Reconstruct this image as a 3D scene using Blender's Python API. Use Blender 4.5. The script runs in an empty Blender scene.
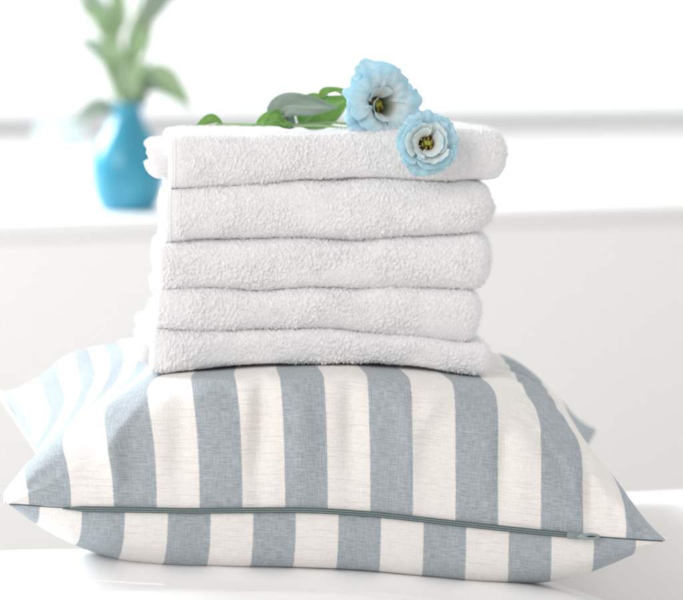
import bpy, bmesh, math, random
import numpy as np
from mathutils import Vector, Matrix

random.seed(4)
rng = np.random.default_rng(7)
scene = bpy.context.scene
COL = scene.collection

# ------------------------------------------------------------------ camera
cam_d = bpy.data.cameras.new('camera')
cam = bpy.data.objects.new('camera', cam_d)
COL.objects.link(cam)
cam.location = (0.0, -1.8, 0.4096)
cam.rotation_euler = (math.radians(90 - 6.434), 0, 0)
cam_d.sensor_width = 36.0
cam_d.lens = 126.0
cam_d.clip_start = 0.05
cam_d.clip_end = 200.0
cam_d.dof.use_dof = True
cam_d.dof.focus_distance = 1.86
cam_d.dof.aperture_fstop = 4.2
scene.camera = cam

# ------------------------------------------------------------------ light
world = bpy.data.worlds.new('World')
scene.world = world
world.use_nodes = True
bg = world.node_tree.nodes['Background']
bg.inputs[0].default_value = (1.0, 0.985, 0.97, 1)
bg.inputs[1].default_value = 0.73


def area(name, loc, target, sx, sy, power, color):
    l = bpy.data.lights.new(name, 'AREA')
    l.shape = 'RECTANGLE'
    l.size, l.size_y = sx, sy
    l.energy = power
    l.color = color
    o = bpy.data.objects.new(name, l)
    COL.objects.link(o)
    o.location = loc
    d = Vector(target) - Vector(loc)
    o.rotation_euler = d.to_track_quat('-Z', 'Y').to_euler()
    return o


# daylight of the tall window, from behind and to the left, and the soft light of the room
area('window_light', (-1.9, 1.9, 1.35), (0.0, 0.2, 0.15), 1.1, 1.1, 128, (0.86, 0.95, 1.0))
area('room_light', (-2.7, -3.2, 2.2), (0.0, 0.3, 0.15), 2.6, 2.2, 88, (1.0, 0.965, 0.94))

scene.view_settings.view_transform = 'Standard'
scene.view_settings.look = 'None'
scene.view_settings.exposure = 0.08
scene.view_settings.gamma = 1.0
scene.cycles.use_denoising = True
scene.cycles.max_bounces = 10
scene.cycles.transparent_max_bounces = 12

# ------------------------------------------------------------------ helpers


def tag(o, label=None, cat=None, group=None, kind=None):
    if label: o['label'] = label
    if cat: o['category'] = cat
    if group: o['group'] = group
    if kind: o['kind'] = kind
    return o


def empty(name, loc=(0, 0, 0), rz=0.0):
    o = bpy.data.objects.new(name, None)
    COL.objects.link(o)
    o.location = loc
    o.rotation_euler = (0, 0, rz)
    o.empty_display_size = 0.02
    return o


def link(name, me, mat, parent=None, smooth=True):
    o = bpy.data.objects.new(name, me)
    COL.objects.link(o)
    if mat: me.materials.append(mat)
    if smooth:
        me.polygons.foreach_set('use_smooth', [True] * len(me.polygons))
    if parent: o.parent = parent
    return o


def grid(P, wrap_u=False, uv=None, flip=False):
    """mesh from a grid of points (n, m, 3)"""
    P = np.asarray(P, dtype=float)
    n, m = P.shape[:2]
    idx = np.arange(n * m).reshape(n, m)
    if wrap_u:
        a = idx; b = np.roll(idx, -1, axis=0)
    else:
        a = idx[:-1]; b = idx[1:]
    f = np.stack([a[:, :-1], b[:, :-1], b[:, 1:], a[:, 1:]], -1).reshape(-1, 4)
    if flip: f = f[:, ::-1]
    me = bpy.data.meshes.new('m')
    me.vertices.add(n * m)
    me.vertices.foreach_set('co', P.reshape(-1))
    me.loops.add(f.size)
    me.loops.foreach_set('vertex_index', f.reshape(-1).astype(np.int32))
    me.polygons.add(len(f))
    me.polygons.foreach_set('loop_start', np.arange(0, f.size, 4, dtype=np.int32))
    me.update(calc_edges=True)
    if uv is not None:
        l = me.uv_layers.new(name='UVMap')
        l.data.foreach_set('uv', np.asarray(uv, dtype=float).reshape(-1, 2)[f.reshape(-1)].reshape(-1))
    me.validate()
    return me


def bm_mesh(bm):
    me = bpy.data.meshes.new('m')
    bmesh.ops.recalc_face_normals(bm, faces=bm.faces)
    bm.to_mesh(me)
    bm.free()
    return me


def box_bm(x0, x1, y0, y1, z0, z1, bevel=0.0, seg=3, bm=None):
    bm = bm or bmesh.new()
    r = bmesh.ops.create_cube(bm, size=1.0)
    for v in r['verts']:
        v.co = Vector(((x0 + x1) / 2 + v.co.x * (x1 - x0), (y0 + y1) / 2 + v.co.y * (y1 - y0), (z0 + z1) / 2 + v.co.z * (z1 - z0)))
    if bevel:
        es = list({e for v in r['verts'] for e in v.link_edges})
        bmesh.ops.bevel(bm, geom=es, offset=bevel, segments=seg, affect='EDGES', profile=0.5)
    return bm


def tube(pts, radii, seg=8):
    """closed tube along a polyline"""
    pts = np.asarray(pts, float)
    n = len(pts)
    radii = np.broadcast_to(np.asarray(radii, float), (n,))
    T = np.gradient(pts, axis=0)
    T /= np.linalg.norm(T, axis=1)[:, None] + 1e-12
    ref = np.array([0.0, 0.0, 1.0])
    if abs(T[:, 2]).max() > 0.9: ref = np.array([0.31, 0.95, 0.05])
    A = np.cross(T, ref); A /= np.linalg.norm(A, axis=1)[:, None]
    B = np.cross(T, A)
    ang = np.linspace(0, 2 * math.pi, seg, endpoint=False)
    P = pts[None] + radii[None, :, None] * (np.cos(ang)[:, None, None] * A[None] + np.sin(ang)[:, None, None] * B[None])
    P = np.concatenate([np.broadcast_to(pts[0], (seg, 1, 3)), P, np.broadcast_to(pts[-1], (seg, 1, 3))], axis=1)
    return grid(P, wrap_u=True)


def spline(ctrl, n):
    """Catmull-Rom through control points"""
    c = np.asarray(ctrl, float)
    c = np.vstack([2 * c[0] - c[1], c, 2 * c[-1] - c[-2]])
    out = []
    k = len(c) - 3
    for t in np.linspace(0, k - 1e-6, n):
        i = int(t); f = t - i
        p0, p1, p2, p3 = c[i:i + 4]
        out.append(0.5 * ((2 * p1) + (-p0 + p2) * f + (2 * p0 - 5 * p1 + 4 * p2 - p3) * f * f + (-p0 + 3 * p1 - 3 * p2 + p3) * f ** 3))
    return np.array(out)


def smooth_noise(n, m, sa, sb, seed):
    """random field on an n x m grid, blurred by sa, sb cells, unit deviation"""
    r = np.random.default_rng(seed).standard_normal((n, m))
    fa = np.fft.fftfreq(n)[:, None]; fb = np.fft.fftfreq(m)[None]
    k = np.exp(-2 * math.pi ** 2 * ((fa * sa) ** 2 + (fb * sb) ** 2))
    r = np.fft.ifft2(np.fft.fft2(r) * k).real
    return r / (r.std() + 1e-9)


# ------------------------------------------------------------------ materials
def mat(name, color=(0.8, 0.8, 0.8), rough=0.8, sheen=0.0, spec=0.3):
    m = bpy.data.materials.new(name)
    m.use_nodes = True
    nt = m.node_tree
    b = nt.nodes['Principled BSDF']
    b.inputs['Base Color'].default_value = (*color, 1)
    b.inputs['Roughness'].default_value = rough
    b.inputs['Specular IOR Level'].default_value = spec
    if sheen:
        b.inputs['Sheen Weight'].default_value = sheen
        b.inputs['Sheen Roughness'].default_value = 0.5
    return m, nt, b


def N(nt, t, **kw):
    n = nt.nodes.new(t)
    for k, v in kw.items(): setattr(n, k, v)
    return n


def MATH(nt, op, a, b=None, clamp=False):
    n = nt.nodes.new('ShaderNodeMath'); n.operation = op; n.use_clamp = clamp
    for i, v in enumerate((a, b)):
        if v is None: continue
        if isinstance(v, (int, float)): n.inputs[i].default_value = v
        else: nt.links.new(v, n.inputs[i])
    return n.outputs[0]


def MIX(nt, fac, a, b):
    n = nt.nodes.new('ShaderNodeMix'); n.data_type = 'RGBA'
    for s, v in ((0, fac), (6, a), (7, b)):
        if isinstance(v, (int, float)): n.inputs[s].default_value = v
        elif isinstance(v, tuple): n.inputs[s].default_value = (*v, 1)
        else: nt.links.new(v, n.inputs[s])
    return n.outputs[2]


def NOISE(nt, vec, scale, detail=2.0, sc=None):
    if sc is not None:
        mp = N(nt, 'ShaderNodeMapping'); mp.inputs['Scale'].default_value = sc
        nt.links.new(vec, mp.inputs[0]); vec = mp.outputs[0]
    n = N(nt, 'ShaderNodeTexNoise')
    n.inputs['Scale'].default_value = scale; n.inputs['Detail'].default_value = detail
    nt.links.new(vec, n.inputs['Vector'])
    return n.outputs['Fac']


def BUMP(nt, b, h, strength, dist):
    n = N(nt, 'ShaderNodeBump')
    n.inputs['Strength'].default_value = strength; n.inputs['Distance'].default_value = dist
    nt.links.new(h, n.inputs['Height'])
    nt.links.new(n.outputs[0], b.inputs['Normal'])


def RAMP(nt, v, lo, hi):
    n = N(nt, 'ShaderNodeMapRange')
    n.inputs[1].default_value = lo; n.inputs[2].default_value = hi
    nt.links.new(v, n.inputs[0])
    return n.outputs[0]


def stripe_fabric(name, shift):
    """cream and blue-grey woven stripes, slubbed cotton; UV is in metres on the flat cloth"""
    m, nt, b = mat(name, rough=0.9, sheen=0.1, spec=0.15)
    uv = N(nt, 'ShaderNodeUVMap').outputs[0]
    sep = N(nt, 'ShaderNodeSeparateXYZ'); nt.links.new(uv, sep.inputs[0])
    wob = NOISE(nt, uv, 1.0, 2.0, (60, 900, 1))
    x = MATH(nt, 'ADD', sep.outputs[0], MATH(nt, 'MULTIPLY', MATH(nt, 'SUBTRACT', wob, 0.5), 0.0012))
    x = MATH(nt, 'ADD', x, shift)
    fr = MATH(nt, 'FRACT', MATH(nt, 'MULTIPLY', x, 1 / 0.064))
    tri = MATH(nt, 'ABSOLUTE', MATH(nt, 'SUBTRACT', fr, 0.5))          # 0.25 at the stripe borders
    grey = RAMP(nt, tri, 0.258, 0.242)
    hx = NOISE(nt, uv, 1.0, 1.0, (130, 1080, 1))     # slubs along the weft
    vx = NOISE(nt, uv, 1.0, 1.0, (1080, 90, 1))     # warp threads
    slub = RAMP(nt, NOISE(nt, uv, 1.0, 1.0, (24, 1000, 1)), 0.63, 0.73)
    c_grey = MIX(nt, RAMP(nt, hx, 0.3, 0.72), (0.285, 0.322, 0.350), (0.42, 0.460, 0.490))
    c_grey = MIX(nt, MATH(nt, 'MULTIPLY', RAMP(nt, vx, 0.45, 0.75), 0.5), c_grey, (0.52, 0.57, 0.61))
    c_grey = MIX(nt, MATH(nt, 'MULTIPLY', slub, 0.55), c_grey, (0.62, 0.66, 0.69))
    c_cream = MIX(nt, RAMP(nt, hx, 0.3, 0.72), (0.76, 0.73, 0.708), (0.835, 0.812, 0.792))
    c_cream = MIX(nt, MATH(nt, 'MULTIPLY', RAMP(nt, vx, 0.45, 0.75), 0.4), c_cream, (0.88, 0.865, 0.845))
    nt.links.new(MIX(nt, grey, c_cream, c_grey), b.inputs['Base Color'])
    BUMP(nt, b, MATH(nt, 'ADD', MATH(nt, 'MULTIPLY', hx, 1.0), MATH(nt, 'ADD', vx, slub)), 0.55, 0.0006)
    b.inputs['Subsurface Weight'].default_value = 0.0
    return m


def terry_material():
    m, nt, b = mat('white_terry', (0.86, 0.86, 0.87), 0.95, sheen=0.25, spec=0.1)
    tc = N(nt, 'ShaderNodeTexCoord').outputs['Object']
    n1 = NOISE(nt, tc, 900.0, 2.0)
    nt.links.new(MIX(nt, RAMP(nt, n1, 0.3, 0.7), (0.785, 0.785, 0.80), (0.87, 0.87, 0.88)), b.inputs['Base Color'])
    BUMP(nt, b, n1, 0.5, 0.0006)
    return m


def hem_material():
    m, nt, b = mat('white_hem', (0.85, 0.85, 0.86), 0.9, spec=0.15)
    tc = N(nt, 'ShaderNodeTexCoord').outputs['Object']
    BUMP(nt, b, NOISE(nt, tc, 1.0, 1.0, (2500, 800, 1200)), 0.4, 0.0003)
    return m


def cotton_material(name, color):
    m, nt, b = mat(name, color, 0.9, sheen=0.1, spec=0.2)
    tc = N(nt, 'ShaderNodeTexCoord').outputs['Object']
    w = MATH(nt, 'ADD', NOISE(nt, tc, 1.0, 2.0, (1600, 200, 200)), NOISE(nt, tc, 1.0, 2.0, (200, 1600, 200)))
    BUMP(nt, b, w, 0.25, 0.0003)
    return m


def petal_material(name, blue, pale, t0, t1):
    """pale at the throat, dyed blue towards the edge along the veins"""
    m, nt, b = mat(name, blue, 0.6, sheen=0.1, spec=0.2)
    uv = N(nt, 'ShaderNodeUVMap').outputs[0]
    sep = N(nt, 'ShaderNodeSeparateXYZ'); nt.links.new(uv, sep.inputs[0])
    tc = N(nt, 'ShaderNodeTexCoord').outputs['Object']
    vein = NOISE(nt, uv, 1.0, 3.0, (34, 1.6, 1))
    blot = NOISE(nt, tc, 130.0, 3.0)
    speck = NOISE(nt, tc, 700.0, 2.0)
    t = MATH(nt, 'ADD', sep.outputs[1], MATH(nt, 'MULTIPLY', MATH(nt, 'SUBTRACT', vein, 0.5), 0.6))
    t = MATH(nt, 'ADD', t, MATH(nt, 'MULTIPLY', MATH(nt, 'SUBTRACT', blot, 0.5), 0.5))
    c = MIX(nt, RAMP(nt, t, t0, t1), pale, blue)
    c = MIX(nt, MATH(nt, 'MULTIPLY', RAMP(nt, blot, 0.50, 0.72), 0.42), c, (0.40, 0.70, 0.83))
    c = MIX(nt, MATH(nt, 'MULTIPLY', RAMP(nt, speck, 0.52, 0.72), 0.5), c, (0.86, 0.92, 0.94))
    c = MIX(nt, RAMP(nt, sep.outputs[1], 0.985, 1.0), c, (0.42, 0.72, 0.84))
    c = MIX(nt, RAMP(nt, sep.outputs[1], 0.34, 0.10), c, (0.17, 0.22, 0.05))
    nt.links.new(c, b.inputs['Base Color'])
    tr = N(nt, 'ShaderNodeBsdfTranslucent'); nt.links.new(c, tr.inputs[0])
    mx = N(nt, 'ShaderNodeMixShader'); mx.inputs[0].default_value = 0.25
    nt.links.new(b.outputs[0], mx.inputs[1]); nt.links.new(tr.outputs[0], mx.inputs[2])
    nt.links.new(mx.outputs[0], nt.nodes['Material Output'].inputs[0])
    BUMP(nt, b, MATH(nt, 'ADD', vein, MATH(nt, 'MULTIPLY', speck, 0.4)), 0.6, 0.0008)
    return m


def leaf_material(name, c0, c1, vein_c):
    m, nt, b = mat(name, c0, 0.45, spec=0.4)
    uv = N(nt, 'ShaderNodeUVMap').outputs[0]
    sep = N(nt, 'ShaderNodeSeparateXYZ'); nt.links.new(uv, sep.inputs[0])
    mid = MATH(nt, 'ABSOLUTE', MATH(nt, 'SUBTRACT', sep.outputs[0], 0.5))
    n1 = NOISE(nt, uv, 3.0, 3.0)
    c = MIX(nt, RAMP(nt, n1, 0.35, 0.65), c0, c1)
    side = N(nt, 'ShaderNodeTexWave'); side.inputs['Scale'].default_value = 5.0; side.inputs['Distortion'].default_value = 2.5
    vv = N(nt, 'ShaderNodeCombineXYZ'); nt.links.new(MATH(nt, 'SUBTRACT', sep.outputs[1], MATH(nt, 'MULTIPLY', mid, 0.55)), vv.inputs[0])
    nt.links.new(vv.outputs[0], side.inputs[0])
    c = MIX(nt, MATH(nt, 'MULTIPLY', RAMP(nt, side.outputs['Fac'], 0.75, 1.0), 0.35), c, vein_c)
    c = MIX(nt, RAMP(nt, mid, 0.045, 0.01), c, vein_c)
    BUMP(nt, b, side.outputs['Fac'], 0.25, 0.0006)
    nt.links.new(c, b.inputs['Base Color'])
    tr = N(nt, 'ShaderNodeBsdfTranslucent'); nt.links.new(c, tr.inputs[0])
    mx = N(nt, 'ShaderNodeMixShader'); mx.inputs[0].default_value = 0.3
    nt.links.new(b.outputs[0], mx.inputs[1]); nt.links.new(tr.outputs[0], mx.inputs[2])
    nt.links.new(mx.outputs[0], nt.nodes['Material Output'].inputs[0])
    return m


def paint_material(name, color, rough=0.5):
    m, nt, b = mat(name, color, rough, spec=0.3)
    tc = N(nt, 'ShaderNodeTexCoord').outputs['Object']
    BUMP(nt, b, NOISE(nt, tc, 180.0, 3.0), 0.1, 0.001)
    return m


M = {}
M['top_cloth'] = stripe_fabric('striped_cotton_top', 0.0904 - 0.0355)
M['bottom_cloth'] = stripe_fabric('striped_cotton_underside', 0.0904 + 0.0237 - 0.0353)
M['terry'] = terry_material()
M['hem'] = hem_material()
M['sofa'] = cotton_material('white_cotton', (0.91, 0.91, 0.91))
M['shaded_cotton'] = cotton_material('warm_shaded_cotton', (0.88, 0.86, 0.845))  # sofa cover again, with the warm shade on it mixed into the colour
M['zip_tape'] = mat('zip_tape', (0.095, 0.125, 0.13), 0.8)[0]
M['zip_coil'] = mat('zip_coil', (0.22, 0.28, 0.285), 0.45, spec=0.5)[0]
M['zip_metal'] = mat('zip_metal', (0.22, 0.28, 0.29), 0.35, spec=0.6)[0]
M['zip_pull'] = mat('zip_pull', (0.27, 0.345, 0.35), 0.35, spec=0.6)[0]
M['petal'] = petal_material('blue_petal', (0.50, 0.78, 0.89), (0.86, 0.91, 0.91), 0.25, 0.95)
M['pale_petal'] = petal_material('pale_petal', (0.70, 0.86, 0.91), (0.90, 0.91, 0.87), 0.6, 1.1)
M['leaf'] = leaf_material('fresh_leaf', (0.16, 0.36, 0.07), (0.26, 0.48, 0.12), (0.35, 0.5, 0.25))
M['grey_leaf'] = leaf_material('waxy_leaf', (0.26, 0.35, 0.27), (0.42, 0.50, 0.46), (0.45, 0.52, 0.44))
M['bouquet_leaf'] = leaf_material('bouquet_leaf', (0.36, 0.52, 0.27), (0.50, 0.63, 0.44), (0.56, 0.66, 0.50))
M['stem'] = mat('stem', (0.30, 0.42, 0.22), 0.5)[0]
M['stamen'] = mat('stamen', (0.36, 0.22, 0.03), 0.7)[0]
M['pistil'] = mat('pistil', (0.33, 0.36, 0.05), 0.6)[0]
M['wall'] = paint_material('wall_paint', (0.92, 0.92, 0.915), 0.8)
M['sill'] = paint_material('sill_paint', (0.86, 0.86, 0.86), 0.45)
M['floor'] = paint_material('floor_boards', (0.60, 0.56, 0.52), 0.5)

# ------------------------------------------------------------------ setting: wall, sill, sky beyond the window
RZ = math.radians(20.5)
W0 = (0.02, 1.317)


def wall_pt(lx, ly, z):
    c, s = math.cos(RZ), math.sin(RZ)
    return (W0[0] + lx * c - ly * s, W0[1] + lx * s + ly * c, z)


def set_at(o):
    o.location = (W0[0], W0[1], 0); o.rotation_euler = (0, 0, RZ)
    return o


fl = link('floor', grid(np.array([[[-6, -4, -0.47], [6, -4, -0.47]], [[-6, 6, -0.47], [6, 6, -0.47]]]).transpose(1, 0, 2)), M['floor'])
tag(fl, kind='structure')
wl = set_at(link('wall', bm_mesh(box_bm(-3, 3, 0.006, 2.06, -0.47, 0.148)), M['wall'], smooth=False))
tag(wl, kind='structure')
sl = set_at(link('window_sill', bm_mesh(box_bm(-3, 3, 0.0, 2.00, 0.1482, 0.173, 0.005)), M['sill']))
tag(sl, kind='structure')
wf = set_at(link('window_frame', bm_mesh(box_bm(-3, 3, 2.001, 2.05, 0.1486, 0.182, 0.006)), M['sill']))
tag(wf, kind='structure')

sky_m = bpy.data.materials.new('bright_sky'); sky_m.use_nodes = True
nt = sky_m.node_tree; nt.nodes.clear()
em = nt.nodes.new('ShaderNodeEmission'); em.inputs[0].default_value = (0.97, 0.99, 1, 1); em.inputs[1].default_value = 1.35
mo = nt.nodes.new('ShaderNodeOutputMaterial'); nt.links.new(em.outputs[0], mo.inputs[0])
ang = np.linspace(math.radians(20), math.radians(160), 33)
zz = np.linspace(-4, 14, 12)
SK = np.stack([np.stack([18 * np.cos(ang), 18 * np.sin(ang) - 2, np.full(33, z)], -1) for z in zz])
sky = link('sky', grid(SK), sky_m)
tag(sky, kind='structure')
gr = link('ground', grid(np.array([[[-18, 2.6, -0.6], [18, 2.6, -0.6]], [[-18, 20, -0.6], [18, 20, -0.6]]]).transpose(1, 0, 2)), paint_material('terrace', (0.6, 0.58, 0.55)))
tag(gr, kind='structure')

# ------------------------------------------------------------------ sofa
sofa = empty('sofa', (0, 0, -0.47))
tag(sofa, 'white cotton sofa seat that the striped pillow rests on', 'sofa')


def crest(x):
    return np.interp(x, [-0.6, -0.40, -0.27, -0.19, -0.12, -0.03, 0.07, 0.165, 0.26, 0.40, 0.6],
                     [-0.012, -0.007, -0.005, -0.006, -0.009, -0.003, -0.015, -0.028, -0.031, -0.031, -0.031])


nx, ny = 220, 160
X = np.linspace(-0.75, 0.75, nx); T = np.linspace(0, 1, ny)
P = np.zeros((nx, ny, 3))
xs = np.linspace(-0.75, 0.75, nx)
cz = np.convolve(np.pad(crest(xs), 12, mode='edge'), np.ones(25) / 25, 'valid')
lum = smooth_noise(nx, ny, 9, 7, 3) * 0.0020 + smooth_noise(nx, ny, 14, 2.5, 5) * 0.0013
for j, t in enumerate(T):
    # profile: floor front -> rounded nose -> crest -> gently falling back
    if t < 0.25:
        y = -0.26; zf = -0.40 + t / 0.25 * 0.30
        P[:, j] = np.stack([xs, np.full(nx, y), np.full(nx, zf)], -1)
    elif t < 0.55:
        a = (t - 0.25) / 0.30 * math.pi / 2
        P[:, j] = np.stack([xs, np.full(nx, -0.26 + 0.18 * (1 - math.cos(a))), -0.10 + (cz + 0.10) * math.sin(a)], -1)
    else:
        f = (t - 0.55) / 0.45
        y = -0.08 + 0.50 * f
        fall = 0.16 * max(0, f - 0.22) ** 1.7 + 0.0
        rr_ = np.clip((xs - 0.13) / 0.18, 0, 1); rr_ = rr_ * rr_ * (3 - 2 * rr_)
        ff = min(1, f * 3.5); ff = ff * ff * (3 - 2 * ff)
        P[:, j] = np.stack([xs, np.full(nx, y), cz - fall - 0.042 * rr_ * ff], -1)
P[:, :, 2] += lum
# soft creases of the loose cover
for x0, y0, sl, le, wd, am in ((-0.22, -0.045, -0.10, 0.16, 0.006, -0.0030), (-0.05, -0.055, 0.12, 0.14, 0.007, 0.0026), (0.10, -0.050, -0.25, 0.12, 0.006, -0.0030),
                               (-0.36, -0.020, 0.15, 0.12, 0.008, 0.0030), (0.02, -0.035, -0.05, 0.10, 0.005, -0.0022), (-0.14, -0.065, 0.05, 0.12, 0.005, 0.0022)):
    dl = P[..., 1] - (y0 + sl * (P[..., 0] - x0))
    P[..., 2] += am * np.exp(-(dl / wd) ** 2) * np.exp(-((P[..., 0] - x0) / le) ** 2)
seat = link('seat_cushion', grid(P), M['sofa'], sofa)
seat.location = (0, 0, 0.47)
# seam along the front of the seat
sx = np.linspace(-0.6, 0.3, 120); sy = -0.035 - 0.09 * (sx + 0.25) - 0.03 * np.sin(sx * 7)
ti = np.clip((0.55 + 0.45 * (sy + 0.08) / 0.50) * (ny - 1), 0, ny - 2)
xi = np.clip((sx + 0.75) / 1.5 * (nx - 1), 0, nx - 2)
i0 = xi.astype(int); j0 = ti.astype(int); a_ = xi - i0; b_ = ti - j0
Zs = P[..., 2]
sz = (Zs[i0, j0] * (1 - a_) + Zs[i0 + 1, j0] * a_) * (1 - b_) + (Zs[i0, j0 + 1] * (1 - a_) + Zs[i0 + 1, j0 + 1] * a_) * b_
pts = np.stack([sx, sy, sz + 0.0001], -1)[(sy > -0.075) & (sx < -0.13)]
sm = link('seam', tube(pts, 0.0007, 8), M['sofa'], sofa); sm.location = (0, 0, 0.47)
# side cushion behind, on the right
nx2 = 90; prof = []
for a in np.linspace(0, 1, 60):
    if a < 0.4: prof.append((0.20, -0.25 + a / 0.4 * 0.205))
    elif a < 0.65:
        q = (a - 0.4) / 0.25 * math.pi / 2; prof.append((0.20 + 0.06 * (1 - math.cos(q)), -0.045 + 0.035 * math.sin(q)))
    else: prof.append((0.26 + (a - 0.65) / 0.35 * 0.22, -0.01 - 0.03 * ((a - 0.65) / 0.35) ** 2))
prof = np.array(prof)
xs2 = np.linspace(0.06, 0.95, nx2)
P2 = np.zeros((nx2, 60, 3))
ln = smooth_noise(nx2, 60, 8, 8, 11) * 0.0018
for i, x in enumerate(xs2):
    P2[i, :, 0] = x; P2[i, :, 1] = prof[:, 0] + 0.25 * (x - 0.25); P2[i, :, 2] = prof[:, 1] - 0.003 + 0.02 * (x - 0.25)
P2[:, :, 2] += ln
bc = link('side_cushion', grid(P2), M['shaded_cotton'], sofa); bc.location = (0, 0, 0.47)
fr = link('base', bm_mesh(box_bm(-0.72, 0.9, -0.24, 0.5, 0.0, 0.2, 0.01)), M['sofa'], sofa)

# ------------------------------------------------------------------ striped pillow
pillow = empty('pillow', (0, 0.15, 0.0))
tag(pillow, 'plump blue-grey and cream striped cushion with a zip, under the towels', 'pillow')
FLc = np.array([-0.2575, 0.000, 0.050]); FRc = np.array([0.2505, 0.005, 0.019])
BLc = np.array([-0.316, 0.385, 0.077]); BRc = np.array([0.236, 0.385, 0.044])
SEAM_U = [-1, -0.82, -0.42, -0.12, 0.08, 0.32, 0.53, 0.76, 1]
SEAM_Z = [0.050, 0.0455, 0.0422, 0.0428, 0.0400, 0.0332, 0.0275, 0.0222, 0.019]
# upper face of the pillow under the stack, at the stack's front
L5X = [-0.30, -0.140, -0.0726, -0.009, 0.054, 0.118, 0.30]
L5Z = [0.123, 0.1383, 0.143, 0.1454, 0.1407, 0.132, 0.103]


def smooth_interp(x, xp, fp, w):
    x = np.asarray(x, float)
    return sum(np.interp(x + d * w, xp, fp) for d in (-1, -0.5, 0, 0.5, 1)) / 5.0


def pillow_base(u, v):
    a = (u + 1) / 2; b = (v + 1) / 2
    p = ((1 - a) * (1 - b))[..., None] * FLc + (a * (1 - b))[..., None] * FRc + ((1 - a) * b)[..., None] * BLc + (a * b)[..., None] * BRc
    front_z = smooth_interp(u, SEAM_U, SEAM_Z, 0.08)
    lin_z = FLc[2] + (FRc[2] - FLc[2]) * a
    p[..., 2] += (front_z - lin_z) * (1 - b)
    # seams are drawn in between the corners
    hv = np.clip((v + 0.88) / 0.75, 0, 1); hv = hv * hv * (3 - 2 * hv)
    ul = np.clip(-u, 0, 1); ur = np.clip(u, 0, 1)
    p[..., 0] += 0.046 * hv * ul ** 1.7 * (1 - ul ** 5 * b ** 1.5) * (1 - 0.35 * b) - 0.035 * (1 - v ** 2) ** 1.4 * ur ** 6
    p[..., 0] += 0.012 * u * np.exp(-((b - 0.14) / 0.11) ** 2) * (1 - u ** 8)
    p[..., 1] += 0.012 * (1 - u ** 2) * (1 - b) ** 2 - 0.04 * (1 - u ** 2) * b ** 2
    return p


def g1(x, c, w):
    return np.exp(-((x - c) / w) ** 2)


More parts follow.
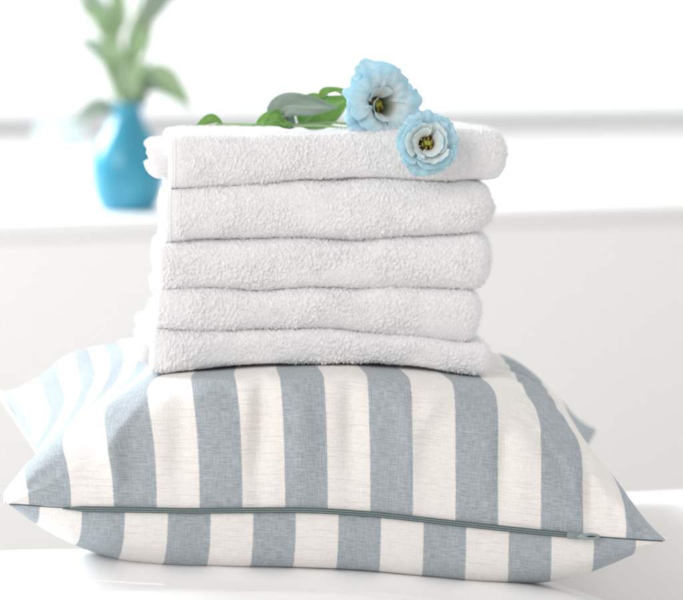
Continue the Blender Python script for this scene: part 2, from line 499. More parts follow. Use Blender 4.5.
def pillow_panel(top, n=200, m=170):
    # sampling closer towards the seams
    def dist(k):
        t = np.linspace(-1, 1, k)
        return 0.55 * t + 0.45 * np.sin(t * math.pi / 2)
    u, v = np.meshgrid(dist(n), dist(m), indexing='ij')
    p = pillow_base(u, v)
    if top:
        f0 = np.clip(1 - np.abs(u) ** np.where(u < 0, 1.8, 2.1), 0, 1) ** 0.94
        f1 = np.clip(1 - np.abs(u) ** np.where(u < 0, 1.75 + 0.30 * np.clip(v * 1.6 + 0.2, 0, 1), 2.9), 0, 1) ** np.where(u < 0, 0.9 - 0.08 * np.clip(v * 1.6 + 0.2, 0, 1), 0.78)
        wm = np.clip((v + 0.85) / 0.7, 0, 1); wm = wm * wm * (3 - 2 * wm)
        f = f0 * (1 - wm) + f1 * wm
        g = np.where(v < 0, np.clip(1 - np.abs(v) ** 6, 0, 1) ** 0.5, np.clip(1 - np.abs(v) ** 2.6, 0, 1) ** 0.68)
        H = 0.127 - 0.008 * u
        z = p[..., 2] + H * f * g
        lim = smooth_interp(p[..., 0], L5X, L5Z, 0.03) - 0.0025
        # pressed flat where the stack stands
        foot = 1 / (1 + np.exp(-(0.150 - np.abs(p[..., 0] + 0.005 + 0.1 * (p[..., 1] - 0.1))) / 0.012)) * 1 / (1 + np.exp(-(p[..., 1] - 0.025) / 0.012))
        k = 0.004
        soft = -k * np.logaddexp(-z / k, -lim / k)
        z = z * (1 - foot) + soft * foot
        # soft folds
        edge = (1 + v) / 2
        w = np.zeros_like(z)
        fr = np.exp(-edge / 0.10) * (1 - np.exp(-edge / 0.012))
        for c, a, s, ww in ((-0.66, 1.0, 0.10, 0.030), (-0.47, -0.8, 0.2, 0.035), (-0.235, -1.6, 0.35, 0.026), (-0.10, 0.8, -0.1, 0.04), (0.04, -0.9, 0.12, 0.028),
                            (0.22, 0.7, -0.2, 0.03), (0.50, -1.0, 0.2, 0.03), (0.77, -1.7, -0.15, 0.026), (0.88, 1.0, -0.2, 0.025)):
            w += a * g1(u, c + s * edge, ww) * fr
        fr2 = g1(edge, 0.075, 0.05)
        for c, a, s_, ww in ((-0.62, 0.55, 1.4, 0.035), (-0.33, -0.5, -1.1, 0.03), (0.30, 0.45, 1.2, 0.03), (0.62, -0.6, -1.6, 0.035), (0.12, -0.3, 0.8, 0.03)):
            w += a * g1(u, c + s_ * (edge - 0.075), ww) * fr2          # folds drawn towards the weight of the stack
        p[..., 1] -= 0.0125 * w
        z -= 0.0030 * w
        for cx, cy, s0 in ((FLc[0], FLc[1], 1), (FRc[0], FRc[1], -1)):      # creases running out of the front corners
            rx = (p[..., 0] - cx) * s0; ry = p[..., 1] - cy + 0.9 * (z - p[..., 2])
            rad = np.hypot(rx, ry); th = np.arctan2(ry, rx)
            cr = np.sin(th * 11 + 1.3 * s0) * np.exp(-rad / 0.06) * np.clip(rad / 0.03, 0, 1)
            p[..., 1] -= 0.0022 * cr * np.clip(rad / 0.05, 0, 1); z += 0.0010 * cr * np.clip(rad / 0.05, 0, 1)
        # folds gathered over the right shoulder
        sh = g1(u, 0.66, 0.11) * g1(v, -0.25, 0.35)
        z += 0.0022 * sh * np.sin((v * 1.0 + u * 0.5) * 34)
        z += -0.0035 * g1(u, 0.68, 0.09) * g1(v + 0.3 * u, 0.02, 0.03)
        z += 0.012 * g1(u, -0.85, 0.13) * g1(v, 0.60, 0.28)
        # fold near the left shoulder
        z += 0.004 * g1(u, -0.80, 0.05) * g1(v, 0.1, 0.5)
        z += 0.0012 * smooth_noise(n, m, 7, 7, 21) * np.clip(f * g * 2, 0, 1) * (1 - foot)
        p[..., 2] = z
        p[..., 1] -= 0.010 * f * np.exp(-((edge - 0.06) / 0.05) ** 2) * (1 - np.exp(-edge / 0.02))
    else:
        f = np.clip(1 - np.abs(u) ** 3, 0, 1) ** 0.8
        g = np.clip(1 - np.abs(v) ** 5, 0, 1) ** 0.5
        z = p[..., 2] - 0.078 * f * g
        edge = (1 + v) / 2
        fr = np.exp(-edge / 0.06) * (1 - np.exp(-edge / 0.012))
        w = 0
        for c, a, s, ww in ((-0.70, 1.3, 0.9, 0.05), (-0.40, -1.0, 0.6, 0.05), (-0.05, 0.7, 0, 0.06), (0.3, -0.8, -0.1, 0.05), (0.62, 0.8, 0.1, 0.05)):
            w = w + a * g1(u, c + s * edge, ww) * fr
        p[..., 1] -= 0.004 * w + 0.004 * f * np.exp(-((edge - 0.03) / 0.03) ** 2) * (1 - np.exp(-edge / 0.01))
        # lies on the sofa
        lim = np.interp(p[..., 0], xs, cz) - 0.16 * np.clip((p[..., 1] + 0.08) / 0.5 - 0.22, 0, 1) ** 1.7 - 0.002
        lim = np.maximum(lim, -0.045)
        k = 0.003
        z = k * np.logaddexp(z / k, lim / k)
        z = np.minimum(z, p[..., 2])
        p[..., 2] = z
    # cloth coordinates: u straight across the stripes, v by length over the dome
    L = np.zeros(u.shape)
    L[:, 1:] = np.cumsum(np.linalg.norm(np.diff(p, axis=1), axis=2), axis=1)
    bb = np.clip(((v + 1) / 2 - 0.13) / 0.45, 0, 1); bb = bb * bb * (3 - 2 * bb)
    gather = np.clip(-u - 0.40, 0, 1) * bb * (0.36 if top else 0.0)      # more cloth is taken up over the left shoulder
    uv = np.stack([u * 0.2497 - gather, L], -1)
    return p, uv


pt, uvt = pillow_panel(True)
pb, uvb = pillow_panel(False)
off = np.array([0, 0.15, 0.0])
link('top_panel', grid(pt - off, uv=uvt), M['top_cloth'], pillow)
link('bottom_panel', grid(pb - off, uv=uvb, flip=True), M['bottom_cloth'], pillow)
# welt of the seam round the other three sides
for side in ('left', 'right', 'back'):
    t = np.linspace(-1, 1, 60)
    if side == 'left': q = pillow_base(np.full(60, -1.0), t)
    elif side == 'right': q = pillow_base(np.full(60, 1.0), t)
    else: q = pillow_base(t, np.full(60, 1.0))
    link('seam', tube(q - off, 0.0009, 6), M['top_cloth'], pillow)
for a, b in ((-0.985, -0.825), (0.775, 0.985)):
    t = np.linspace(a, b, 24)
    link('seam', tube(pillow_base(t, np.full(24, -1.0)) - off, 0.0006, 6), M['zip_tape'], pillow)  # dark cord standing in for the shadow line of the front seam
# zip
t = np.linspace(-0.822, 0.775, 240)
q = pillow_base(t, np.full(240, -1.0)) - off
fade = np.clip(np.minimum((t + 0.822) / 0.06, (0.775 - t) / 0.02), 0, 1)
hz = 0.0006 + 0.0017 * fade
prof = []
for a in np.linspace(0, 2 * math.pi, 10, endpoint=False):
    prof.append(q + np.stack([np.zeros(240), -0.0028 - 0.0008 * math.cos(a) * np.ones(240), hz * math.sin(a)], -1))
tape = link('zip_tape', grid(np.array(prof), wrap_u=True), M['zip_tape'], pillow)
tt = np.linspace(-0.80, 0.74, 1500)
qq = pillow_base(tt, np.full(1500, -1.0)) - off
for dz, ph in ((-0.0008, 0.0), (0.0008, 1.6)):      # two rows of coil, one knob for each tooth
    cc = qq + np.array([0, -0.0037, dz])
    rr = 0.00048 + 0.00020 * np.sin(np.arange(1500) * 2 * math.pi / 6 + ph)
    link('zip_coil', tube(cc, rr, 6), M['zip_coil'], tape)
# slider with its pull tab
e0 = q[-10]; ex = q[-4] - q[-14]; ex /= np.linalg.norm(ex)
slider = link('zip_slider', bm_mesh(box_bm(-0.0085, 0.004, -0.0018, 0.0018, -0.0024, 0.0024, 0.0009)), M['zip_metal'], pillow)
slider.location = Vector(e0) + Vector((0.002, -0.0042, 0)); slider.rotation_euler = (0, math.radians(3), 0)
bm = bmesh.new()
ro = []
for k in range(24):
    a = 2 * math.pi * k / 24
    ro.append((0.0085 * math.cos(a) * (1.0 if math.cos(a) > 0 else 1.15), 0.0025 * math.sin(a)))
outer = [bm.verts.new((x, -0.0008, z)) for x, z in ro]; outer2 = [bm.verts.new((x, 0.0008, z)) for x, z in ro]
inner = [bm.verts.new((x * 0.45 + 0.0022, -0.0008, z * 0.30)) for x, z in ro]; inner2 = [bm.verts.new((x * 0.45 + 0.0022, 0.0008, z * 0.30)) for x, z in ro]
for k in range(24):
    j = (k + 1) % 24
    bm.faces.new((outer[k], outer[j], inner[j], inner[k])); bm.faces.new((outer2[k], inner2[k], inner2[j], outer2[j]))
    bm.faces.new((outer[k], outer2[k], outer2[j], outer[j])); bm.faces.new((inner[k], inner[j], inner2[j], inner2[k]))
pull = link('pull_tab', bm_mesh(bm), M['zip_pull'], slider)
pull.location = (0.0085, -0.0026, 0.0006); pull.rotation_euler = (0, math.radians(-3), math.radians(6))

# ------------------------------------------------------------------ folded towels
STK_RZ = math.radians(5)
STK = np.array([0.0, 0.098])        # front middle of the stack
LX = [-0.22, -0.140, -0.0726, -0.009, 0.054, 0.118, 0.2]
LV = [
    [0.325, 0.3262, 0.3280, 0.3290, 0.3305, 0.3325, 0.333],
    [0.284, 0.2863, 0.2918, 0.2934, 0.2934, 0.2912, 0.289],
    [0.2435, 0.2442, 0.2450, 0.2466, 0.2474, 0.2480, 0.248],
    [0.2050, 0.2053, 0.2053, 0.2061, 0.2061, 0.2045, 0.203],
    [0.1740, 0.1736, 0.1728, 0.1712, 0.1672, 0.1585, 0.150],
    [0.136, 0.1403, 0.1450, 0.1474, 0.1427, 0.1340, 0.124],
]


def level(k, x):
    w = 0.0 if k == 5 else 1.0
    x = np.asarray(x, float)
    return smooth_interp(x, LX, LV[k], 0.02) - 0.002 + w * (0.0009 * np.sin(x * 38 + k * 2.1) + 0.0006 * np.sin(x * 83 + k * 5.3))


def pile(o, A, nx_lip, seed):
    """short cotton loops standing off the cloth"""
    vg = o.vertex_groups.new(name='pile')
    n, m = A.shape[:2]
    ys = A[..., 1]
    ii, jj = np.meshgrid(np.arange(n), np.arange(m), indexing='ij')
    sel = (ys < 0.075) & (ii > nx_lip + 16) & (jj < m - 56)
    vg.add([int(q) for q in np.nonzero(sel.reshape(-1))[0]], 1.0, 'REPLACE')
    md = o.modifiers.new('pile', 'PARTICLE_SYSTEM')
    ps = md.particle_system; ps.seed = seed; ps.vertex_group_density = 'pile'
    st = ps.settings
    st.type = 'HAIR'; st.count = 24000; st.hair_length = 0.0010; st.hair_step = 3; st.display_step = 3; st.render_step = 3
    st.factor_random = 0.0; st.use_advanced_hair = True
    st.brownian_factor = 0.0
    st.root_radius = 0.00010; st.tip_radius = 0.00007; st.radius_scale = 1.0; st.shape = 0.0
    st.normal_factor = 0.0006; st.tangent_factor = 0.0; st.factor_random = 0.0007; st.length_random = 0.6
    st.roughness_2 = 0.0008; st.roughness_2_size = 0.5; st.roughness_endpoint = 0.0005
    st.material = 1


def make_towel(k, xl, xr, hemmed, depth, label, seed):
    """a towel folded in half over itself: front fold closed, right end closed, left end open on its layers"""
    root = empty('folded_towel', (STK[0], STK[1], float(level(k + 1, 0.0))), STK_RZ)
    tag(root, label, 'towel', 'folded white towels in the stack')
    z0 = float(level(k + 1, 0.0))

    def shell(x0, x1, inset, dpt, round_right, dense, rough, sd, curl):
        st = 0.0006 if dense else 0.003
        h = float(level(k, 0) - level(k + 1, 0))
        nx = int((x1 - x0) / st)
        r = h / 2 - inset
        # path s: top back -> front bend -> bottom back; dense at the front
        flat = dpt - r
        stop = np.concatenate([np.linspace(0, max(flat - 0.06, 0.01), 10)[:-1], np.arange(max(flat - 0.06, 0.01), flat, st * (1 if dense else 2))])
        arc = np.arange(flat, flat + math.pi * r, st)
        bot = np.concatenate([np.arange(flat + math.pi * r, flat + math.pi * r + 0.012, st), np.linspace(flat + math.pi * r + 0.014, 2 * flat + math.pi * r, 10)])
        S = np.concatenate([stop, arc, bot])
        m = len(S)
        xs_ = np.linspace(x0, x1, nx)
        # unit section: y back from the front, zeta -1..1
        Y = np.zeros(m); Zt = np.zeros(m); NY = np.zeros(m); NZ = np.zeros(m)
        for j, s in enumerate(S):
            if s < flat: Y[j] = dpt - s; Zt[j] = 1; NZ[j] = 1
            elif s < flat + math.pi * r:
                a = (s - flat) / r
                # squarish bend
                ca, sa = math.cos(a), math.sin(a)
                q = 1 / (abs(ca) ** 2.9 + abs(sa) ** 2.9) ** (1 / 2.9)
                Y[j] = r - r * sa * q; Zt[j] = ca * q; NY[j] = -sa; NZ[j] = ca
            else: Y[j] = s - flat - math.pi * r + r; Zt[j] = -1; NZ[j] = -1
        zt_ = level(k, xs_)[:, None] - inset; zb_ = level(k + 1, xs_)[:, None] + inset
        Pz = (zt_ + zb_) / 2 + (zt_ - zb_) / 2 * Zt[None]
        Py = np.broadcast_to(Y[None], Pz.shape).copy() + inset
        Px = np.broadcast_to(xs_[:, None], Pz.shape).copy()
        nyy = np.broadcast_to(NY[None], Pz.shape).copy(); nzz = np.broadcast_to(NZ[None], Pz.shape).copy(); nxx = np.zeros_like(Pz)
        if round_right:
            R = 0.48 * h
            e = np.clip((xs_ - (x1 - R)) / R, 0, 1)
            sc = np.clip(1 - e ** 2.6, 0, 1) ** (1 / 2.6)
            zm = (zt_ + zb_) / 2
            Pz = zm + (Pz - zm) * sc[:, None]
            Py = Py + (1 - sc[:, None]) * R * 0.75 * np.clip(1 - Y[None] / 0.08, 0, 1)
            nxx = np.broadcast_to((e ** 1.6)[:, None], Pz.shape).copy()
            nyy *= sc[:, None]; nzz *= sc[:, None]
        # unevenness of thick cloth
        cell = st
        big = smooth_noise(nx, m, 0.020 / cell, 0.012 / cell, sd) * 0.0008 * rough
        mid_ = smooth_noise(nx, m, 0.004 / cell, 0.004 / cell, sd + 1) * 0.00018 * rough
        # loops of the pile: a jittered field of small knobs, flattened in patches
        fine = np.zeros((nx, m))
        if dense:
            q = np.random.default_rng(sd + 2)
            pc = 0.00138 / cell
            gi, gj = np.meshgrid(np.arange(0, nx, pc), np.arange(0, m, pc * 0.9), indexing='ij')
            gi = gi + q.uniform(-0.55, 0.55, gi.shape) * pc; gj = gj + q.uniform(-0.55, 0.55, gj.shape) * pc
            ii = np.clip(gi.round().astype(int), 0, nx - 1); jj = np.clip(gj.round().astype(int), 0, m - 1)
            np.add.at(fine, (ii, jj), q.uniform(0.35, 1.3, gi.shape))
            fa = np.fft.fftfreq(nx)[:, None]; fb = np.fft.fftfreq(m)[None]
            fine = np.fft.ifft2(np.fft.fft2(fine) * np.exp(-2 * math.pi ** 2 * ((fa * 0.95) ** 2 + (fb * 1.05) ** 2))).real
            fine = fine / fine.std()
            patch = np.clip(0.85 + 0.30 * smooth_noise(nx, m, 0.009 / cell, 0.006 / cell, sd + 3), 0.35, 1.4)
            fine = fine * patch * 0.00040
        # the woven border at the open end has hardly any pile
        hem = np.clip((xs_ - x0 - 0.005) / 0.010, 0.22, 1)[:, None] if hemmed else np.clip((xs_ - x0 + 0.002) / 0.006, 0.3, 1)[:, None]
        dsp = big + (mid_ + fine) * hem
        dsp *= np.where(np.abs(nzz) > 0.97, 0.7, 1.0)
        dsp = dsp - 0.0030 * np.clip(1 - (xs_ - x0) / 0.004, 0, 1)[:, None] ** 2.2
        # cloth ripples of the open edge
        Px += curl * np.exp(-(xs_ - x0) / 0.03)[:, None] * smooth_noise(nx, m, 9999, (0.03 if dense else 0.02) / cell, sd + 5)
        Pp = np.stack([Px + nxx * dsp, Py + nyy * dsp, Pz + nzz * dsp - z0], -1)
        # the cut end turns inwards
        lip = []
        for d, tin in ((0.0012, 0.0025), (0.0030, 0.0040), (0.022, 0.0042)):
            q = Pp[0].copy(); q[:, 0] += d - 0.002 * (d < 0.002); q[:, 1] -= nyy[0] * tin; q[:, 2] -= nzz[0] * tin
            lip.append(q)
        Pp = np.concatenate([np.array(lip[::-1]), Pp], axis=0)
        return Pp

    A = shell(xl, xr, -0.0003, depth, True, True, 1.0, seed, 0.0012)
    body = link('outer_fold', grid(A, flip=True), M['terry'], root)
    pile(body, A, nx_lip=3, seed=seed)
    B = shell(xl - (0.004, 0.003, 0.005, 0.004, 0.011)[k], xr - 0.05, 0.0076, depth - 0.004, False, False, 0.7, seed + 20, 0.0014)
    link('inner_fold', grid(B, flip=True), M['terry'], root)
    C = shell(xl + 0.002, xr - 0.06, 0.0138, depth - 0.014, False, False, 0.7, seed + 40, 0.0025)
    link('inner_fold', grid(C, flip=True), M['terry'], root)
    # stitched hem along the open end
    n = A.shape[1]
    for ix in (9, 22) if k == 1 else (10,) if k == 0 else ():
        hp = A[ix + 3].copy()
        sel = slice(int(n * 0.05), int(n * 0.93), 2)
        link('hem_stitch', tube(hp[sel] + np.array([0, 0.0001, 0.0]), 0.0006, 6), M['hem'], root)
    return root


labels = ['white terry towel on top of the stack, blue flowers lying on it', 'folded white towel second from the top with a stitched hem band',
          'folded white towel in the middle of the stack', 'shortest folded white towel, second from the bottom of the stack',
          'folded white towel at the bottom of the stack, resting on the striped pillow']
ext = [(-0.1400, 0.1330), (-0.1420, 0.1225), (-0.1440, 0.1215), (-0.1420, 0.1130), (-0.1505, 0.1205)]
dep = [0.178, 0.170, 0.182, 0.172, 0.188]
for k in range(5):
    make_towel(k, ext[k][0], ext[k][1], k in (0, 1), dep[k], labels[k], 100 + 60 * k)

# ------------------------------------------------------------------ flowers


def basis(axis, roll=0.0):
    a = Vector(axis).normalized()
    e1 = Vector((1, 0, 0)) - a * a.x
    e1.normalize(); e2 = a.cross(e1)
    m = Matrix((e1, e2, a)).transposed()
    return m @ Matrix.Rotation(roll, 3, 'Z')


def petal_pts(R, z0, z1, half, twist, ruff, seed, shape, roll=0.0, n=48, m=36):
    """one petal: a across -1..1, t along 0..1; axis +z faces out of the flower; z0 throat, z1 rim"""
    r_ = np.random.default_rng(seed)
    a = np.linspace(-1, 1, n)[:, None]; t = np.linspace(0, 1, m)[None]
    if shape == 'trumpet':
        pr = 0.20 + 0.80 * t ** 1.15; ph_ = 1 - (1 - t) ** 3.6
    elif shape == 'dish':
        pr = 0.10 + 0.90 * t ** 0.85; ph_ = 1 - (1 - t) ** 1.6
    else:
        pr = 0.42 + 0.58 * t ** 1.9; ph_ = 1 - (1 - t) ** 1.25
    wid = half * (0.60 + 0.40 * np.sin(np.clip(t * 1.25, 0, 1) * math.pi / 2))
    th = a * wid
    edge = 1 - 0.13 * np.abs(a) ** 3.5
    ph = r_.uniform(0, 6.28, 6); am = r_.uniform(0.5, 1.3, 3)
    wave = am[0] * np.sin(a * 2.6 + ph[0]) + 0.6 * am[1] * np.sin(a * 5.7 + ph[1]) + 0.25 * am[2] * np.sin(a * 12 + ph[2])
    frng = 0.024 * t ** 9 * smooth_noise(n, 1, 1.3, 0.1, seed + 9) + 0.02 * t ** 4 * np.sin(a * 3.7 + ph[3])
    pleat = (0.018 if shape == 'trumpet' else 0.010) * t * np.sin(a * 16 + ph[4] + 2 * t)
    rr = R * (pr * edge + twist * a * t + frng)
    h = z0 + (z1 - z0) * ph_ - roll * R * np.clip((t - 0.6) / 0.4, 0, 1) ** 2 + R * (ruff * t ** 2.5 * wave + pleat)
    P = np.stack([rr * np.cos(th), rr * np.sin(th), np.broadcast_to(h, rr.shape)], -1)
    uv = np.stack(np.broadcast_arrays((a + 1) / 2, t), -1)
    return P, uv


def add_petal(root, mtx, ang, lift, args, mat_):
    P, uv = petal_pts(**args)
    c, s = math.cos(ang), math.sin(ang)
    Q = P.copy()
    Q[..., 0] = P[..., 0] * c - P[..., 1] * s; Q[..., 1] = P[..., 0] * s + P[..., 1] * c; Q[..., 2] += lift
    Q = Q @ np.array(mtx).T
    o = link('petal', grid(Q, uv=uv), mat_, root)
    sd = o.modifiers.new('thickness', 'SOLIDIFY'); sd.thickness = 0.0003; sd.offset = 0
    return o


def ball(bm, c, r, seg=8, squash=(1, 1, 1)):
    g = bmesh.ops.create_uvsphere(bm, u_segments=seg, v_segments=seg - 2, radius=1.0)
    for v in g['verts']:
        v.co = Vector((c[0] + v.co.x * r * squash[0], c[1] + v.co.y * r * squash[1], c[2] + v.co.z * r * squash[2]))


def centre_parts(root, mtx, base, R):
    """pistil with a two-lobed stigma and a ring of anthers, deep in the cup"""
    bm = bmesh.new()
    ball(bm, (0, 0, base + 0.10 * R), 0.10 * R, 10, (1, 1, 2.0))
    ball(bm, (0.055 * R, 0, base + 0.36 * R), 0.085 * R, 10, (1, 1.2, .8)); ball(bm, (-0.055 * R, 0.01 * R, base + 0.36 * R), 0.085 * R, 10, (1, 1.2, .8))
    me = bm_mesh(bm); me.transform(mtx.to_4x4())
    link('pistil', me, M['pistil'], root)
    for k in range(6):
        a = k * math.pi / 3 + 0.3
        bm = bmesh.new()
        rr = (0.15 + 0.05 * random.random()) * R
        top = np.array([rr * math.cos(a), rr * math.sin(a), base + (0.28 + 0.06 * random.random()) * R])
        ball(bm, top, 0.066 * R, 8, (0.8, 1.5, 0.7))
        g = bmesh.ops.create_cone(bm, segments=6, radius1=0.014 * R, radius2=0.012 * R, depth=0.28 * R, cap_ends=True)
        for v in g['verts']: v.co += Vector((top[0] * 0.8, top[1] * 0.8, base + 0.12 * R))
        me = bm_mesh(bm); me.transform(mtx.to_4x4())
        link('stamen', me, M['stamen'], root)


def make_leaf(root, name, ctrl, width, up, mat_, fold=0.25, curl=0.0, n=26, m=15, wav=0.18, seed=1):
    """leaf along a curve, width across, folded up along the midrib"""
    c = spline(ctrl, n)
    T = np.gradient(c, axis=0); T /= np.linalg.norm(T, axis=1)[:, None]
    up = np.asarray(up, float)
    S = np.cross(T, up); S /= np.linalg.norm(S, axis=1)[:, None]
    U = np.cross(S, T)
    t = np.linspace(0, 1, n)
    w = width * (np.sin(np.clip(t, 0, 1) ** 0.75 * math.pi) ** 0.8 + 0.04 * (1 - t))
    a = np.linspace(-1, 1, m)
    nz = np.random.default_rng(seed).uniform(0, 6.28)
    bend = a * (1.0 + 0.0 * a)
    P = np.zeros((m, n, 3)); uv = np.zeros((m, n, 2))
    for i, av in enumerate(a):
        ang_ = curl * av
        lat = w * (math.sin(ang_) / curl if abs(curl) > 1e-3 else av)
        ht = w * (fold * abs(av) + ((1 - math.cos(ang_)) / curl if abs(curl) > 1e-3 else 0)) + wav * width * abs(av) ** 2 * np.sin(t * 9 + nz + (0 if av > 0 else 2))
        P[i] = c + S * lat[:, None] + U * ht[:, None]
        uv[i, :, 0] = (av + 1) / 2; uv[i, :, 1] = t
    o = link(name, grid(P, uv=uv), mat_, root)
    sd = o.modifiers.new('thickness', 'SOLIDIFY'); sd.thickness = 0.0004; sd.offset = 0
    return o


# --- open round bloom hanging over the towel's front edge
F2 = np.array([0.0677, 0.074, 0.3220])
fl2 = empty('eustoma_flower', F2)
tag(fl2, 'small round pale blue bloom hanging over the top towel front edge', 'flower', 'blue flowers on the towels')
m2 = basis((0.14, -1, 0.10))
R2 = 0.0246
for k in range(5):          # outer whorl
    add_petal(fl2, m2, k * 2 * math.pi / 5 + 0.4, 0, dict(R=R2 * (1.02 + 0.03 * math.sin(k * 2.3)), z0=-0.014, z1=-0.001, half=0.82, twist=0.05, ruff=0.085, seed=30 + k, shape='dish', roll=0.12), M['petal'])
for k, (an, Rk, hf, tw, z1) in enumerate([(3.0, 0.90, 1.15, 0.09, 0.0045), (0.7, 0.86, 0.95, 0.10, 0.0015), (5.0, 0.88, 1.0, 0.10, 0.0030)]):
    add_petal(fl2, m2, an, 0, dict(R=R2 * Rk, z0=-0.013, z1=z1, half=hf, twist=tw, ruff=0.065, seed=50 + k, shape='cup', roll=0.10), M['petal'])
for k, (an, Rk, hf, tw, z1) in enumerate([(2.6, 0.72, 1.25, 0.12, 0.0070), (4.9, 0.68, 1.1, 0.13, 0.0055), (0.4, 0.64, 1.2, 0.12, 0.0052)]):
    add_petal(fl2, m2, an, 0, dict(R=R2 * Rk, z0=-0.013, z1=z1, half=hf, twist=tw, ruff=0.05, seed=70 + k, shape='cup', roll=0.06), M['pale_petal'])
for k, (an, Rk, hf, tw, z1) in enumerate([(2.9, 0.54, 1.5, 0.13, 0.0085), (5.7, 0.47, 1.6, 0.12, 0.0060)]):
    add_petal(fl2, m2, an, 0, dict(R=R2 * Rk, z0=-0.013, z1=z1, half=hf, twist=tw, ruff=0.03, seed=80 + k, shape='cup', roll=0.03), M['pale_petal'])
centre_parts(fl2, m2, -0.009, R2 * 0.85)
st2 = np.array([(0.001, 0.014, 0.001), (0.000, 0.030, 0.0085), (-0.006, 0.050, 0.0075), (-0.030, 0.070, 0.0075), (-0.058, 0.078, 0.0085), (-0.085, 0.085, 0.0100), (-0.115, 0.092, 0.0100), (-0.150, 0.098, 0.0110), (-0.172, 0.104, 0.0110)])
link('stem', tube(spline(st2, 60), np.linspace(0.0013, 0.0009, 60), 8), M['stem'], fl2)
bm = bmesh.new(); ball(bm, (0, 0, -0.0125), 0.0042, 10, (1, 1, 1.2)); me = bm_mesh(bm); me.transform(m2.to_4x4()); link('calyx', me, M['stem'], fl2)
make_leaf(fl2, 'leaf', [(-0.166, 0.102, 0.0115), (-0.172, 0.098, 0.0140), (-0.180, 0.096, 0.0130), (-0.188, 0.094, 0.0095)], 0.0050, (0.1, -0.8, 0.8), M['leaf'], 0.3, 0.3)
make_leaf(fl2, 'leaf', [(-0.112, 0.086, 0.0085), (-0.117, 0.076, 0.014), (-0.124, 0.070, 0.0145), (-0.132, 0.066, 0.010)], 0.0085, (-0.1, -0.8, 0.7), M['leaf'], 0.1, 0.9)
make_leaf(fl2, 'leaf', [(-0.112, 0.086, 0.0085), (-0.122, 0.094, 0.014), (-0.132, 0.097, 0.0135), (-0.141, 0.096, 0.009)], 0.007, (-0.2, -0.6, 0.8), M['leaf'], 0.2, 0.5)

# --- larger open bloom lying on the towel
F1 = np.array([0.033, 0.128, 0.3505])
fl1 = empty('eustoma_flower', F1)
tag(fl1, 'larger wide open pale blue bloom lying on the top towel', 'flower', 'blue flowers on the towels')
m1 = basis((0.50, -0.86, 0.05), 0.3)
R1 = 0.0310
for k in range(5):
    add_petal(fl1, m1, k * 2 * math.pi / 5 + 0.1, 0, dict(R=R1 * (1.10 + 0.06 * math.sin(k * 1.7)), z0=-0.019, z1=0.001, half=0.86, twist=0.05, ruff=0.15, seed=130 + k, shape='dish', roll=0.22), M['petal'])
for k in range(4):
    add_petal(fl1, m1, k * 2 * math.pi / 4 + 0.75, 0, dict(R=R1 * (0.98 + 0.05 * math.sin(k * 2.1)), z0=-0.021, z1=0.008, half=1.0, twist=0.08, ruff=0.11, seed=150 + k, shape='trumpet', roll=0.10), M['petal'])
for k, (an, Rk, hf, tw, z1) in enumerate([(1.7, 0.50, 1.0, 0.16, 0.004), (3.4, 0.46, 1.1, 0.12, 0.007)]):
    add_petal(fl1, m1, an, 0, dict(R=R1 * Rk, z0=-0.013, z1=z1, half=hf, twist=tw, ruff=0.03, seed=170 + k, shape='cup', roll=-0.15), M['pale_petal'])
centre_parts(fl1, m1, -0.015, R1 * 0.75)
st1 = np.array([(-0.006, 0.016, -0.005), (-0.022, 0.032, -0.016), (-0.042, 0.048, -0.0165), (-0.066, 0.056, -0.0180), (-0.090, 0.062, -0.0190), (-0.118, 0.066, -0.0195)])
link('stem', tube(spline(st1, 50), np.linspace(0.0014, 0.0010, 50), 8), M['stem'], fl1)
bm = bmesh.new(); ball(bm, (0, 0, -0.018), 0.005, 10, (1, 1, 1.2)); me = bm_mesh(bm); me.transform(m1.to_4x4()); link('calyx', me, M['stem'], fl1)
# leaves of the stem: a curled waxy one seen from behind, a green one under it
make_leaf(fl1, 'leaf', [(-0.072, 0.054, -0.021), (-0.083, 0.052, -0.010), (-0.076, 0.046, -0.003), (-0.054, 0.040, -0.004), (-0.036, 0.036, -0.004)], 0.0125, (-0.1, -0.9, 0.35), M['grey_leaf'], 0.12, 0.9, seed=5)
make_leaf(fl1, 'leaf', [(-0.066, 0.056, -0.020), (-0.056, 0.062, -0.010), (-0.044, 0.064, -0.006), (-0.026, 0.064, 0.004)], 0.0165, (0.1, -1.0, 0.25), M['leaf'], 0.08, 0.3, seed=6)
make_leaf(fl1, 'leaf', [(-0.052, 0.066, 0.003), (-0.044, 0.068, 0.0075), (-0.034, 0.066, 0.0085), (-0.022, 0.060, 0.002)], 0.006, (0.0, -0.5, 1.0), M['leaf'], 0.2, 0.4, seed=7)

# ------------------------------------------------------------------ vase with leaves on the sill
VC = (-0.281, 1.345, 0.1735)
vase = empty('vase', VC)
tag(vase, 'round turquoise ceramic vase standing on the white window sill', 'vase')
vm, nt, b = mat('turquoise_glaze', (0.025, 0.36, 0.55), 0.22, spec=0.5)
tc = N(nt, 'ShaderNodeTexCoord').outputs['Object']
nt.links.new(MIX(nt, RAMP(nt, NOISE(nt, tc, 25.0, 3.0), 0.3, 0.7), (0.030, 0.25, 0.38), (0.050, 0.31, 0.44)), b.inputs['Base Color'])
vp = [(0.0, 0.0), (0.031, 0.0), (0.0350, 0.0015), (0.0410, 0.012), (0.0465, 0.028), (0.0492, 0.046), (0.0490, 0.062), (0.0460, 0.080), (0.0390, 0.099), (0.0290, 0.117), (0.0215, 0.130), (0.0190, 0.139),
      (0.0195, 0.145), (0.0215, 0.150), (0.0222, 0.1515), (0.0215, 0.1525), (0.0195, 0.150), (0.0172, 0.143), (0.0175, 0.136), (0.026, 0.119), (0.036, 0.100), (0.042, 0.070), (0.038, 0.030), (0.030, 0.006), (0.0, 0.005)]
sp = spline(np.array([(r, 0, z) for r, z in vp]), 110)
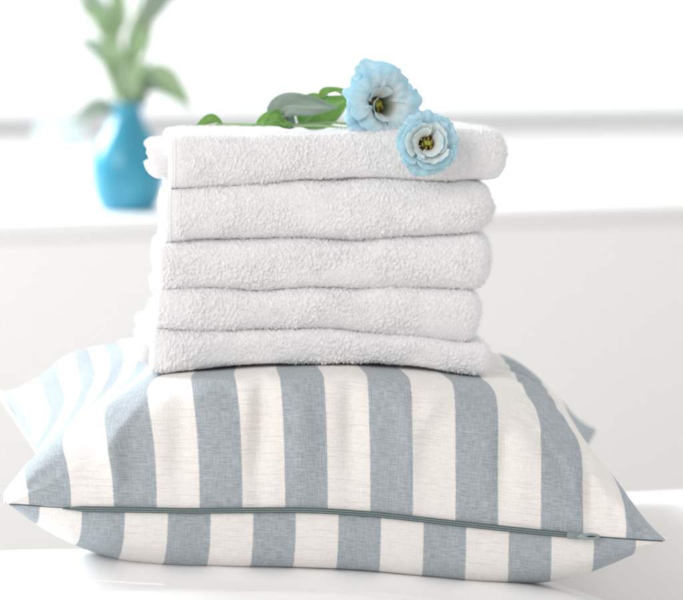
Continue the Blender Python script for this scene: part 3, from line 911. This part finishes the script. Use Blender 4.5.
a = np.linspace(0, 2 * math.pi, 64, endpoint=False)
V = np.stack([np.stack([np.cos(t) * np.maximum(sp[:, 0], 0), np.sin(t) * np.maximum(sp[:, 0], 0), sp[:, 2] * 0.93], -1) for t in a])
link('body', grid(V, wrap_u=True), vm, vase)

bq = empty('leafy_branch', (VC[0], VC[1], VC[2] + 0.012))
tag(bq, 'grey-green leafy stems standing in the turquoise vase', 'plant')
r_ = random.Random(12)
stems = []
for k, (dx, dy, h) in enumerate([(-0.012, 0.0, 0.30), (0.010, 0.01, 0.33), (0.03, -0.01, 0.27), (-0.03, 0.015, 0.25)]):
    c = [(dx * 0.2, dy * 0.2, 0.0), (dx * 0.4, dy * 0.4, 0.10), (dx * 0.9, dy, 0.18), (dx * 1.3, dy * 1.2, h)]
    s = spline(np.array(c), 30); stems.append(s)
    link('stem', tube(s, 0.0018, 6), M['stem'], bq)
# (x, z) in metres from the mouth: attach point, tip, width
LF = [(-0.010, 0.140, -0.058, 0.122, 0.015), (-0.006, 0.15, -0.040, 0.185, 0.016), (0.000, 0.145, 0.020, 0.205, 0.020), (0.010, 0.15, 0.034, 0.165, 0.018), (0.020, 0.18, 0.066, 0.142, 0.019),
      (0.030, 0.19, 0.062, 0.160, 0.014), (-0.012, 0.19, -0.052, 0.232, 0.013), (-0.012, 0.17, -0.020, 0.245, 0.018), (0.004, 0.20, 0.024, 0.275, 0.019), (0.012, 0.21, 0.040, 0.245, 0.014),
      (-0.010, 0.22, -0.045, 0.275, 0.016), (-0.012, 0.24, -0.012, 0.310, 0.018), (0.014, 0.25, 0.062, 0.300, 0.018), (0.0, 0.15, -0.012, 0.215, 0.021), (0.002, 0.14, 0.012, 0.19, 0.022),
      (-0.016, 0.25, -0.058, 0.302, 0.015), (-0.004, 0.145, -0.030, 0.150, 0.014), (0.008, 0.16, 0.044, 0.195, 0.013), (0.02, 0.24, 0.05, 0.335, 0.016), (-0.004, 0.20, 0.004, 0.26, 0.020)]
for k, (ax, az, tx, tz, w) in enumerate(LF):
    if k in (1, 9, 14, 16, 19): continue
    dy = r_.uniform(-0.03, 0.03)
    tx *= 1.3; w *= 0.88
    mx, mz = (ax + tx) / 2, (az + tz) / 2 + 0.010
    make_leaf(bq, 'leaf', [(ax, 0, az - 0.02), (mx, dy * 0.6, mz - 0.02), (tx, dy, tz - 0.02)], w, (r_.uniform(-0.5, 0.5), -0.9, r_.uniform(0.0, 0.8)), M['grey_leaf'] if k % 3 == 0 else M['bouquet_leaf'], 0.15, 0.5, n=14, m=9, seed=k)

# aqua bowl further back on the sill, beside the vase
BC = (-0.575, 3.10, 0.1735)
bm_, nt, b = mat('aqua_glaze', (0.72, 0.90, 0.92), 0.2, spec=0.5)
bw = [(0.0, 0.0), (0.016, 0.0), (0.018, 0.002), (0.020, 0.010), (0.030, 0.030), (0.036, 0.055), (0.0375, 0.075), (0.0365, 0.076), (0.034, 0.055), (0.027, 0.032), (0.015, 0.016), (0.0, 0.014)]
sp = spline(np.array([(r, 0, z) for r, z in bw]), 60)
V = np.stack([np.stack([np.cos(t) * 1.37 * np.maximum(sp[:, 0], 0), np.sin(t) * 1.37 * np.maximum(sp[:, 0], 0), sp[:, 2] * 0.55], -1) for t in a])
bowl = link('bowl', grid(V, wrap_u=True), bm_)
bowl.location = BC
tag(bowl, 'pale aqua bowl far back on the sill behind the turquoise vase', 'bowl')

# low parapet out of doors
pm, nt, b = mat('sandstone', (0.92, 0.90, 0.88), 0.9)
par = empty('parapet', (0.6, 5.8, -0.6), RZ)
tag(par, 'low sandy parapet wall outside the window with a bluish coping', 'wall')
link('wall_body', bm_mesh(box_bm(-7, 7, 0, 0.3, 0, 0.71, 0.01)), pm, par)
link('coping', bm_mesh(box_bm(-7, 7, -0.03, 0.33, 0.711, 0.76, 0.01)), mat('blue_coping', (0.86, 0.90, 0.93), 0.7)[0], par)
